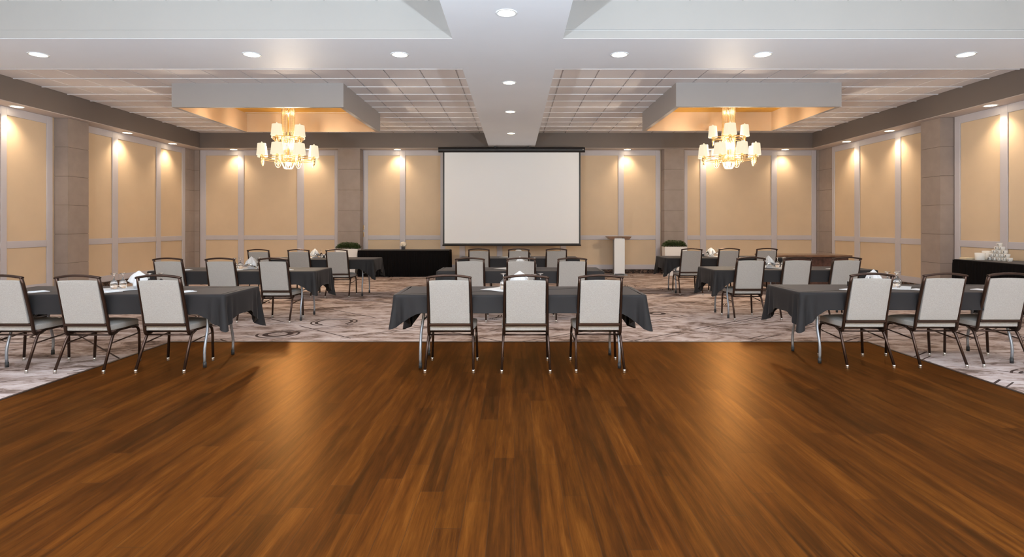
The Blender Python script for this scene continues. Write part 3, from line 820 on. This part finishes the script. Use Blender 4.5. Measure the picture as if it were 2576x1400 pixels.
# planters
def planter(x, y, wt, wb, h, d, label, seed, round_=False):
    root = empty('potted_plant', (x, y, 0)); tag(root, label, 'planter')
    b = MB(); v = []
    for (wd, dd, z) in ((wb, d * wb / wt, 0), (wt, d, h), (wt - .04, d - .04, h), (wt - .05, d - .05, h - .06)):
        v += [(-wd / 2, -dd / 2, z), (wd / 2, -dd / 2, z), (wd / 2, dd / 2, z), (-wd / 2, dd / 2, z)]
    fs = [(0, 3, 2, 1)] + [(4 * r + i, 4 * r + (i + 1) % 4, 4 * r + 4 + (i + 1) % 4, 4 * r + 4 + i) for r in range(3) for i in range(4)] + [(12, 13, 14, 15)]
    b.add(v, fs); b.build('pot', M['planter'], root, bevel=.006)
    rnd = random.Random(seed); lf = MB()
    for k in range(2600):
        px, py = rnd.uniform(-1, 1), rnd.uniform(-1, 1)
        hh = .20 * (1 - .55 * px ** 4) * (1 - .4 * py ** 2) * rnd.uniform(.35, 1.05)
        x0, y0, z0 = px * wt * .5 * (.96 + .12 * rnd.random()), py * d * .5, h - .02 + hh
        a, tl, s = rnd.uniform(0, 2 * PI), rnd.uniform(-.6, .9), rnd.uniform(.016, .034)
        u = Vector((math.cos(a) * math.cos(tl), math.sin(a) * math.cos(tl), math.sin(tl))); wv = Vector((-math.sin(a), math.cos(a), rnd.uniform(-.3, .3))) * s * .35
        p = Vector((x0, y0, z0)); lf.add([p - u * s * .5, p + wv, p + u * s, p - wv], [(0, 1, 2, 3)])
    o = lf.build('foliage', M['leaf'], root); o['kind'] = 'stuff'
    st = MB()
    for k in range(30):
        x0, y0 = rnd.uniform(-.42, .42) * wt, rnd.uniform(-.4, .4) * d; st.sweep([(x0, y0, h - .06), (x0 * 1.05, y0 * 1.1, h + .08)], .003, n=4)
    st.build('stem', M['leaf'], root)
planter(-4.66, 15.92, .62, .40, .74, .34, 'tapered white planter with green shrub before the left rear pilaster', 1)
planter(4.46, 15.90, .62, .56, .80, .34, 'square white planter with low green hedge before the right rear pilaster', 2)

# dark buffet counter on the right
bc = empty('serving_counter', (6.52, 12.90, 0)); tag(bc, 'dark wooden serving counter standing before the right back corner', 'counter')
MB().box(-.92, .92, -.38, .38, .70, .74).build('countertop', M['woodtop'], bc, bevel=.005)
MB().box(-.86, .86, -.33, .33, .06, .70).build('body', M['darkwood'], bc, bevel=.004)
MB().box(-.82, .82, -.30, .30, 0, .06).build('plinth', M['black'], bc)
for k in range(3): MB().box(-.84 + .57 * k, -.30 + .57 * k, -.342, -.33, .12, .66).build('front_panel', M['darkwood'], bc, bevel=.004)

# ------------------------------------------------------------------ crockery on the buffet table
BZ = .79
def make_cup():
    root = empty('coffee_cup')
    MB().lathe([(.001, 0), (.030, 0), (.033, .004), (.041, .03), (.043, .060), (.0405, .060), (.038, .03), (.030, .008), (.001, .007)], n=24).build('bowl', M['china'], root)
    MB().sweep(bez((0, .040, .050), (0, .075, .055), (0, .075, .012), (0, .036, .016), 8), .0045, n=6, ref=(1, 0, 0)).build('handle', M['china'], root)
    g = MB()     # dark mark: a stem between two bars
    def patch(a0, a1, z0, z1):
        vs = []
        for i in range(5):
            a = a0 + (a1 - a0) * i / 4
            for z in (z0, z1):
                r = .0345 + (z - .004) * .17 + .0018 if z < .03 else .041 + (z - .03) * .067 + .0010
                vs.append((r * math.cos(a), r * math.sin(a), z))
        g.add(vs, [(2 * i, 2 * i + 2, 2 * i + 3, 2 * i + 1) for i in range(4)])
    A = PI + .35
    patch(A - .20, A + .20, .043, .047); patch(A - .06, A + .06, .020, .043); patch(A - .24, A + .24, .016, .020)
    g.build('printed_mark', M['logo'], root, solid=.0008)
    return root
cup0 = make_cup(); cupk = tree_of(cup0); first = True
ordn = ['farthest', 'second farthest', 'third farthest', 'fourth farthest', 'nearest']
rown = ['bottom row', 'second row up', 'third row up', 'fourth row up', 'top row']
for r in range(5):
    n = 5 - r
    for k in range(n):
        q = cup0 if first else copy_tree(cup0, kids=cupk); first = False
        q.location = (8.36, 10.00 - .1 * k - .05 * r, BZ + .0615 * r); q.rotation_euler.z = .12 * math.sin(k * 3 + r)
        wd = 'single cup crowning the top' if n == 1 else (ordn[k] if k < n - 1 else 'nearest') + ' cup in the ' + rown[r]
        tag(q, f'white cup with dark mark, {wd} of the pyramid', 'cup', 'cups stacked in a pyramid')
def crock(x, y, r, h, label):
    o = MB().lathe([(.001, 0), (r * .90, 0), (r * .93, .005), (r, h), (r - .006, h), (r * .88, .012), (.001, .012)], n=28).build('serving_bowl', M['china'])
    o.location = (x, y, BZ); tag(o, label, 'bowl', 'white serving bowls')
crock(8.20, 10.02, .078, .125, 'white deep bowl on the buffet, front one of two beside cups')
crock(8.42, 10.12, .085, .155, 'taller white deep bowl on the buffet, behind the shorter bowl')
ns = MB()
for k in range(6): ns.box(-.08 + .002 * (k % 2), .08 - .002 * (k % 3), -.08, .08, .006 * k, .006 * k + .005)
o = ns.build('napkin_stack', M['napstack']); o.location = (8.12, 10.20, BZ); tag(o, 'low stack of cream paper napkins at the far end of buffet table', 'napkins')
